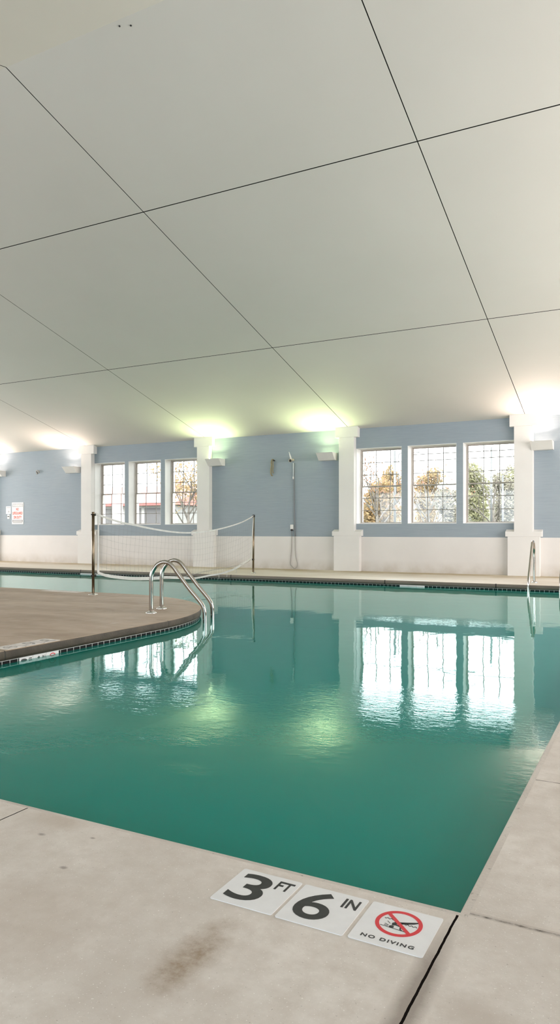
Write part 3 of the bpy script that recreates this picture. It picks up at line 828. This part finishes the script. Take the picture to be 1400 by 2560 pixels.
# ------------------------------------------------------------------ things on the far wall
def wall_box(x0, x1, z0, z1, d, y=YB, mb=None): return (mb or MB()).box((x0, y - d, z0), (x1, y, z1))
def warning_sign():
    x0, x1, z0, z1 = -19.655, -19.105, 1.268, 2.012; w, h = x1 - x0, z1 - z0
    root = empty('warning_sign', ((x0 + x1) / 2, YB, z0))
    wall_box(x0, x1, z0, z1, 0.012).build('panel', M['sign_white'], root, bevel=0.003)
    yf = YB - 0.012
    def strip(u0, u1, v0, v1, m, nm, d=0.002): MB().box((x0 + u0 * w, yf - d, z0 + v0 * h), (x0 + u1 * w, yf, z0 + v1 * h)).build(nm, M[m], root)
    strip(0.05, 0.95, 0.79, 0.95, 'sign_grey', 'header_band')
    strip(0.06, 0.94, 0.105, 0.195, 'sign_dark', 'footer_band')
    strip(0.11, 0.89, 0.13, 0.165, 'sign_white', 'footer_strip', 0.004)
    strip(0.08, 0.92, 0.045, 0.09, 'sign_grey', 'small_print_band', 0.0015)
    def txt(s, u0, u1, v0, v1, m): text_part(s, 'lettering', M[m], root, ((u1 - u0) * w, (v1 - v0) * h), lambda a, b, d: Vector((x0 + u0 * w + a, yf - 0.0022 - d, z0 + v0 * h + b)), 0.03, 0.002)
    txt('WARNING', 0.09, 0.91, 0.81, 0.93, 'sign_white')
    txt('NO', 0.38, 0.60, 0.625, 0.75, 'sign_red')
    txt('LIFEGUARD', 0.07, 0.93, 0.44, 0.575, 'sign_red')
    txt('ON DUTY', 0.15, 0.85, 0.25, 0.385, 'sign_red')
    tag(root, 'white warning sign with red lettering about no lifeguard on the blue wall', 'sign')
warning_sign()
nr = empty('paper_notice', (-19.83, YB, 1.62))
wall_box(-19.945, -19.71, 1.625, 1.885, 0.006).build('sheet', M['sign_white'], nr)
wall_box(-19.92, -19.74, 1.825, 1.85, 0.0075).build('heading_bar', M['sign_grey'], nr)
wall_box(-19.85, -19.78, 1.67, 1.73, 0.0075).build('faded_block', M['sign_grey'], nr)
tag(nr, 'small white paper notice on the wall left of the warning sign', 'notice')
sw = empty('wall_switch', (-19.82, YB, 1.45))
wall_box(-19.875, -19.765, 1.455, 1.605, 0.012).build('plate', M['sign_white'], sw, bevel=0.003)
wall_box(-19.85, -19.79, 1.52, 1.55, 0.025).build('rocker', M['black'], sw)
tag(sw, 'small white switch plate under the paper notice', 'switch')
# hook like stub high on the left wall
st = empty('pipe_stub', (-18.40, YB, 2.97))
MB().tube(catmull([(-18.47, YB, 2.975), (-18.46, YB - 0.05, 3.03), (-18.40, YB - 0.07, 3.06), (-18.34, YB - 0.06, 3.03), (-18.33, YB - 0.04, 2.97)], 5), 0.018, 10).build('bent_pipe', M['pale_cord'], st)
MB().tube([(-18.47, YB - 0.012, 2.975), (-18.47, YB, 2.975)], 0.035, 14).build('wall_flange', M['pale_cord'], st)
tag(st, 'short bent pipe stub high on the blue wall above the warning sign', 'pipe')
# tan rope hanging from a hook
rp = empty('hanging_rope', (-9.48, YB, 3.0))
MB().tube(catmull([(-9.43, YB - 0.03, 2.99), (-9.47, YB - 0.05, 3.02), (-9.51, YB - 0.045, 2.95), (-9.505, YB - 0.04, 2.86), (-9.525, YB - 0.035, 2.76), (-9.53, YB - 0.03, 2.66), (-9.51, YB - 0.03, 2.59), (-9.475, YB - 0.03, 2.575)], 6), 0.017, 8).build('rope_strand', M['rope'], rp)
MB().tube(catmull([(-9.44, YB - 0.035, 2.99), (-9.46, YB - 0.045, 2.93), (-9.455, YB - 0.04, 2.82), (-9.475, YB - 0.035, 2.72), (-9.455, YB - 0.03, 2.64)], 6), 0.013, 8).build('rope_strand', M['rope'], rp)
MB().tube([(-9.425, YB, 2.99), (-9.425, YB - 0.075, 2.99), (-9.425, YB - 0.08, 3.01)], 0.014, 8).build('hook', M['black'], rp)
tag(rp, 'short tan rope hanging in a loop from a hook on the blue wall', 'rope')
# camera like device with a cable dropping to a socket
cm = empty('security_camera', (-8.83, YB, 2.93))
dv = Vector((0.25, -0.9, -0.35)).normalized(); c0 = Vector((-8.86, YB - 0.16, 2.955))
MB().tube([c0 - dv * 0.13, c0 - dv * 0.02, c0], [0.032, 0.048, 0.05], 18).build('body', M['beige_plastic'], cm)
MB().tube([c0, c0 + dv * 0.004], 0.036, 18).build('lens', M['black'], cm)
MB().tube([(-8.84, YB, 2.98), (-8.85, YB - 0.06, 2.99)], 0.03, 12).build('bracket', M['beige_plastic'], cm)
MB().tube([(-8.85, YB - 0.13, 2.99), (-8.885, YB - 0.13, 3.10), (-8.915, YB - 0.13, 3.20)], [0.026, 0.018, 0.006], 10).build('antenna', M['tile_white'], cm)
tag(cm, 'beige bullet shaped camera with pale antenna on the blue wall above the cable', 'camera')
cb = empty('wall_cable', (-8.81, YB, 0.0))
MB().tube([(-8.83, YB - 0.03, 2.90), (-8.832, YB - 0.025, 2.7), (-8.835, YB - 0.025, 2.50)], 0.015, 8).build('pale_sleeve', M['pale_tube'], cb)
MB().tube([(-8.835, YB - 0.03, 2.53), (-8.835, YB - 0.03, 2.46)], 0.02, 8).build('coupling', M['tile_white'], cb)
MB().tube(catmull([(-8.815, YB - 0.02, 2.90), (-8.815, YB - 0.02, 2.4), (-8.81, YB - 0.02, 1.8), (-8.80, YB - 0.02, 1.3), (-8.792, YB - 0.02, 1.1), (-8.785, YB - 0.02, 0.90)], 4), 0.014, 8).build('dark_cable', M['conduit'], cb)
MB().tube(catmull([(-8.785, YB - 0.024, 0.90), (-8.78, YB - 0.024, 0.55), (-8.76, YB - 0.024, 0.33), (-8.72, YB - 0.024, 0.19), (-8.715, YB - 0.026, 0.11), (-8.74, YB - 0.03, 0.05), (-8.80, YB - 0.04, 0.02), (-8.86, YB - 0.03, 0.06),
                     (-8.925, YB - 0.024, 0.13), (-8.92, YB - 0.024, 0.26), (-8.895, YB - 0.024, 0.5), (-8.885, YB - 0.024, 0.8), (-8.88, YB - 0.024, 0.90)], 5), 0.010, 8).build('slack_loop', M['pale_cord'], cb)
MB().tube([(-8.88, YB - 0.024, 0.90), (-8.878, YB - 0.04, 1.05)], 0.010, 8).build('plug_lead', M['conduit'], cb)
tag(cb, 'long grey cable running down the blue wall to a slack loop at the floor', 'cable')
so = empty('power_socket', (-8.875, YB, 1.06))
MB().prism([(YB, 1.07), (YB - 0.035, 1.09), (YB - 0.04, 1.21), (YB, 1.22)], 'x', -8.925, -8.835).build('cover', M['sign_white'], so, bevel=0.004)
MB().lathe([(0.02, 0), (0.034, 0.012), (0.034, 0.04), (0.02, 0.05)], (-8.878, YB - 0.035, 1.045), 12).build('plug', M['black'], so)
tag(so, 'white weatherproof power socket beside the cable low on the blue wall', 'socket')

for k, (x, y) in enumerate(((-5.43, 6.40), (-5.30, 6.44))):
    o = MB().lathe([(0.004, 0.0), (0.010, -0.004), (0.012, -0.010), (0.007, -0.016)], (x, y, zc(y) + 0.002), 12).build('ceiling_screw', M['black'])
    tag(o, ('left', 'right')[k] + ' of two tiny dark screw heads near the ceiling ridge', 'screw', 'screw heads by the ceiling ridge')

# ------------------------------------------------------------------ outside the windows
gr = MB()
GX = [-90 + 4 * i for i in range(33)]; GY = [18.4, 24, 30, 36, 42, 48, 54, 60, 70, 90, 140]
def gz(x, y): return -0.3 + (0 if y < 30 else (y - 30) * 0.115 if y < 62 else 3.68) * (1.0 if x > -28 else 0.0 if x < -34 else (x + 34) / 6) + (0.12 * math.sin(x * 0.7 + y * 0.3) if y > 24 else 0)
vs = [(x, y, gz(x, y)) for y in GY for x in GX]; nx = len(GX)
gr.add(vs, [(j * nx + i, j * nx + i + 1, (j + 1) * nx + i + 1, (j + 1) * nx + i) for j in range(len(GY) - 1) for i in range(nx - 1)], True)
struct(gr.build('ground', M['lawn']), 'pale grassy ground rising behind the trees outside')

def branch(mb, p, d, L, r, depth, tips):
    pts = [p]; q = p; dd = d
    for k in range(3):
        dd = (dd + Vector((rnd.uniform(-.18, .18), rnd.uniform(-.18, .18), rnd.uniform(-.05, .15)))).normalized(); q = q + dd * L / 3; pts.append(q)
    mb.tube(pts, [r, r * 0.85, r * 0.7, r * 0.5], 5, cap=False)
    tips.append(q)
    if depth:
        for k in range(rnd.choice((2, 3, 3))):
            a = rnd.uniform(0, 2 * PI); sp = rnd.uniform(0.45, 0.95); base = pts[rnd.choice((1, 2, 3))]
            nd = (dd + Vector((math.cos(a), math.sin(a), rnd.uniform(-.1, .4))) * sp).normalized()
            branch(mb, base, nd, L * rnd.uniform(0.55, 0.8), r * 0.55, depth - 1, tips)
def leaves(mb, c, rad, n, size):
    for k in range(n):
        while True:
            u = Vector((rnd.uniform(-1, 1), rnd.uniform(-1, 1), rnd.uniform(-1, 1)))
            if u.length <= 1: break
        p = c + Vector((u.x * rad[0], u.y * rad[1], u.z * rad[2]))
        a = Vector((rnd.gauss(0, 1), rnd.gauss(0, 1), rnd.gauss(0, 1))).normalized(); b = a.orthogonal().normalized(); s = size * rnd.uniform(0.6, 1.3)
        mb.add([p - a * s, p + b * s * 0.5, p + a * s, p - b * s * 0.5], [(0, 1, 2, 3)])
def tree(x, y, h, spread, leaf, nleaf, label, name='tree', depth=3, lsize=0.07, group='trees outside the windows', trunk=0.07):
    z = gz(x, y) - 0.05; root = empty(name, (x, y, z)); mb = MB(); tips = []
    P = Vector((x, y, z)); top = P + Vector((rnd.uniform(-.1, .1), rnd.uniform(-.1, .1), h * 0.4))
    mb.tube([P, P.lerp(top, 0.5), top], [trunk * 1.3, trunk, trunk * 0.9], 7)
    for k in range(5):
        a = 2 * PI * k / 5 + rnd.uniform(-.4, .4)
        branch(mb, P.lerp(top, rnd.uniform(0.55, 1.0)), Vector((math.cos(a) * spread, math.sin(a) * spread, 1.0)).normalized(), h * 0.33, trunk * 0.55, depth - 1, tips)
    branch(mb, top, Vector((0, 0, 1)), h * 0.36, trunk * 0.7, depth - 1, tips)
    mb.build('trunk_and_branches', M['bark'], root)
    if nleaf:
        lf = MB(); per = max(1, nleaf // len(tips))
        for t in tips: leaves(lf, t, (h * 0.10, h * 0.10, h * 0.09), per, lsize)
        lf.build('foliage', M[leaf], root)
    tag(root, label, 'tree', group)
def bush(x, y, w, h, leaf, n, label, conifer=False):
    z = gz(x, y) - 0.05; root = empty('shrub' if not conifer else 'conifer', (x, y, z)); lf = MB(); mb = MB()
    mb.tube([(x, y, z), (x, y, z + h * 0.8)], [0.08, 0.03], 6); mb.build('stem', M['bark'], root)
    for k in range(14):
        t = k / 13; rr = (w * 0.5 * (1 - t) + 0.1) if conifer else w * 0.36
        c = Vector((x + rnd.uniform(-.3, .3) * w * (0 if conifer else 1), y + rnd.uniform(-.3, .3) * w * (0 if conifer else 1), z + h * (0.12 + 0.8 * t)))
        leaves(lf, c, (rr, rr, h * 0.16), n // 14 * 4, 0.11 if not conifer else 0.14)
    lf.build('foliage', M[leaf], root); tag(root, label, 'tree' if conifer else 'shrub', 'trees outside the windows')
tree(-11.45, 31.5, 4.6, 0.8, 'leaf_rust', 500, 'thin tree with rusty leaves outside the leftmost right-hand window')
tree(-8.64, 30.0, 4.7, 0.9, 'leaf_rust', 130, 'almost bare tree outside the middle right-hand window')
tree(-6.70, 34.0, 4.9, 0.8, 'leaf_grey', 160, 'bare grey tree beside the pole outside the rightmost window')
tree(-21.0, 30.0, 5.4, 0.7, 'leaf_orange', 1800, 'leafy orange and green tree outside the left window nearest the lit pilaster', trunk=0.08)
bush(-13.9, 38.0, 1.7, 3.0, 'leaf_orange', 900, 'bushy golden shrub in the leftmost right-hand window')
bush(-16.6, 41.0, 1.9, 2.0, 'leaf_green', 700, 'low olive shrub left of the golden shrub outside')
bush(-12.9, 44.5, 1.7, 3.5, 'leaf_orange', 1000, 'tall golden shrub behind the bare tree in the middle right window')
bush(-15.6, 45.5, 1.2, 3.6, 'leaf_orange', 600, 'narrow golden shrub at the left of the middle right window')
bush(-10.6, 40.0, 1.4, 2.6, 'leaf_grey', 700, 'grey brown shrub at the right of the middle right window')
bush(-10.5, 47.0, 2.0, 3.6, 'leaf_green', 900, 'olive shrub at the left of the rightmost window')
bush(-8.0, 43.0, 1.3, 2.9, 'leaf_grey', 700, 'grey brown shrub behind the pole in the rightmost window')
bush(-9.4, 56.0, 2.4, 3.2, 'leaf_green', 800, 'yellowish green shrub at the right of the rightmost window')
bush(-7.2, 50.0, 1.6, 2.4, 'leaf_green', 600, 'low green shrub far right behind the two posts outside')
for k, (x, y, w, h) in enumerate(((-57.0, 60, 3.4, 6.0), (-51.5, 62, 3.6, 5.4), (-47.0, 58, 2.8, 6.4), (-42.6, 63, 3.2, 5.8))):
    bush(x, y, w, h, 'leaf_dark', 900, ('dark green tree beyond the red roof, first from the left', 'dark green tree beyond the red roof, second from the left', 'pointed dark green tree beyond the red roof, third from the left', 'dark green tree beyond the red roof, nearest the small cupola')[k], conifer=(k == 2))

def pole(x, y, h, r, arm, label):
    z = gz(x, y) - 0.05; root = empty('lamp_post', (x, y, z))
    MB().tube([(x, y, z), (x, y, h)], [r * 1.1, r * 0.9], 10).build('shaft', M['pole_grey'], root)
    if arm:
        MB().tube(catmull([(x + 0.18, y, h - 1.6), (x + 0.18, y, h - 0.35), (x + 0.22, y, h - 0.18), (x + 0.35, y, h - 0.12), (x + arm, y, h - 0.12)], 4), 0.02, 6).build('bracket', M['pole_grey'], root)
    tag(root, label, 'post', 'posts outside the right windows')
pole(-11.16, 33.0, 4.85, 0.065, 1.2, 'grey post with a bent bracket outside the leftmost right-hand window')
pole(-6.65, 33.0, 4.8, 0.05, 0, 'tall grey post outside the rightmost window')
pole(-6.15, 33.0, 3.5, 0.045, 0, 'shorter grey post at the right of the rightmost window')

def building():
    x0, x1, y0, y1 = -38.5, -29.2, 40.0, 48.0; ze = 2.9; zr = 3.95
    root = empty('outbuilding', ((x0 + x1) / 2, y0, gz(-35, 40)))
    MB().box((x0, y0, -0.4), (x1, y1, ze)).build('wall', M['bldg_wall'], root)
    MB().prism([(y0 - 0.4, ze - 0.1), (y1 + 0.4, ze - 0.1), (y1 + 0.4, ze), ((y0 + y1) / 2, zr + 0.45), (y0 - 0.4, ze)], 'x', x0 - 0.3, x1 + 0.3).build('roof', M['bldg_roof'], root)
    MB().box((x0 - 0.3, y0 - 0.45, ze - 0.14), (x1 + 0.3, y0 - 0.38, ze)).build('fascia', M['bldg_red'], root)
    for a, b in ((-37.6, -36.4), (-35.9, -34.7), (-33.2, -32.0), (-31.7, -30.3)):
        MB().box((a, y0 - 0.03, 1.5), (b, y0 + 0.02, 2.6)).build('window', M['bldg_dark'], root)
    cp = empty('cupola', (-30.6, 43.2, 3.6)); cp.parent = root; cp.matrix_parent_inverse = world_of(root).inverted()
    cu = MB(); cx, cy = -32.2, 43.8
    cu.box((cx - 0.6, cy - 0.6, 3.9), (cx + 0.6, cy + 0.6, 4.15))
    for sx in (-0.5, 0.5):
        for sy in (-0.5, 0.5): cu.box((cx + sx - 0.06, cy + sy - 0.06, 4.15), (cx + sx + 0.06, cy + sy + 0.06, 4.6))
    cu.build('lantern', M['bldg_red'], cp)
    MB().add([(cx - 0.75, cy - 0.75, 4.6), (cx + 0.75, cy - 0.75, 4.6), (cx + 0.75, cy + 0.75, 4.6), (cx - 0.75, cy + 0.75, 4.6), (cx, cy, 5.05)], [(3, 2, 1, 0), (0, 1, 4), (1, 2, 4), (2, 3, 4), (3, 0, 4)]).build('cupola_roof', M['bldg_roof'], cp)
    tag(root, 'pale building with long red roof and small cupola outside the left windows', 'building')
building()
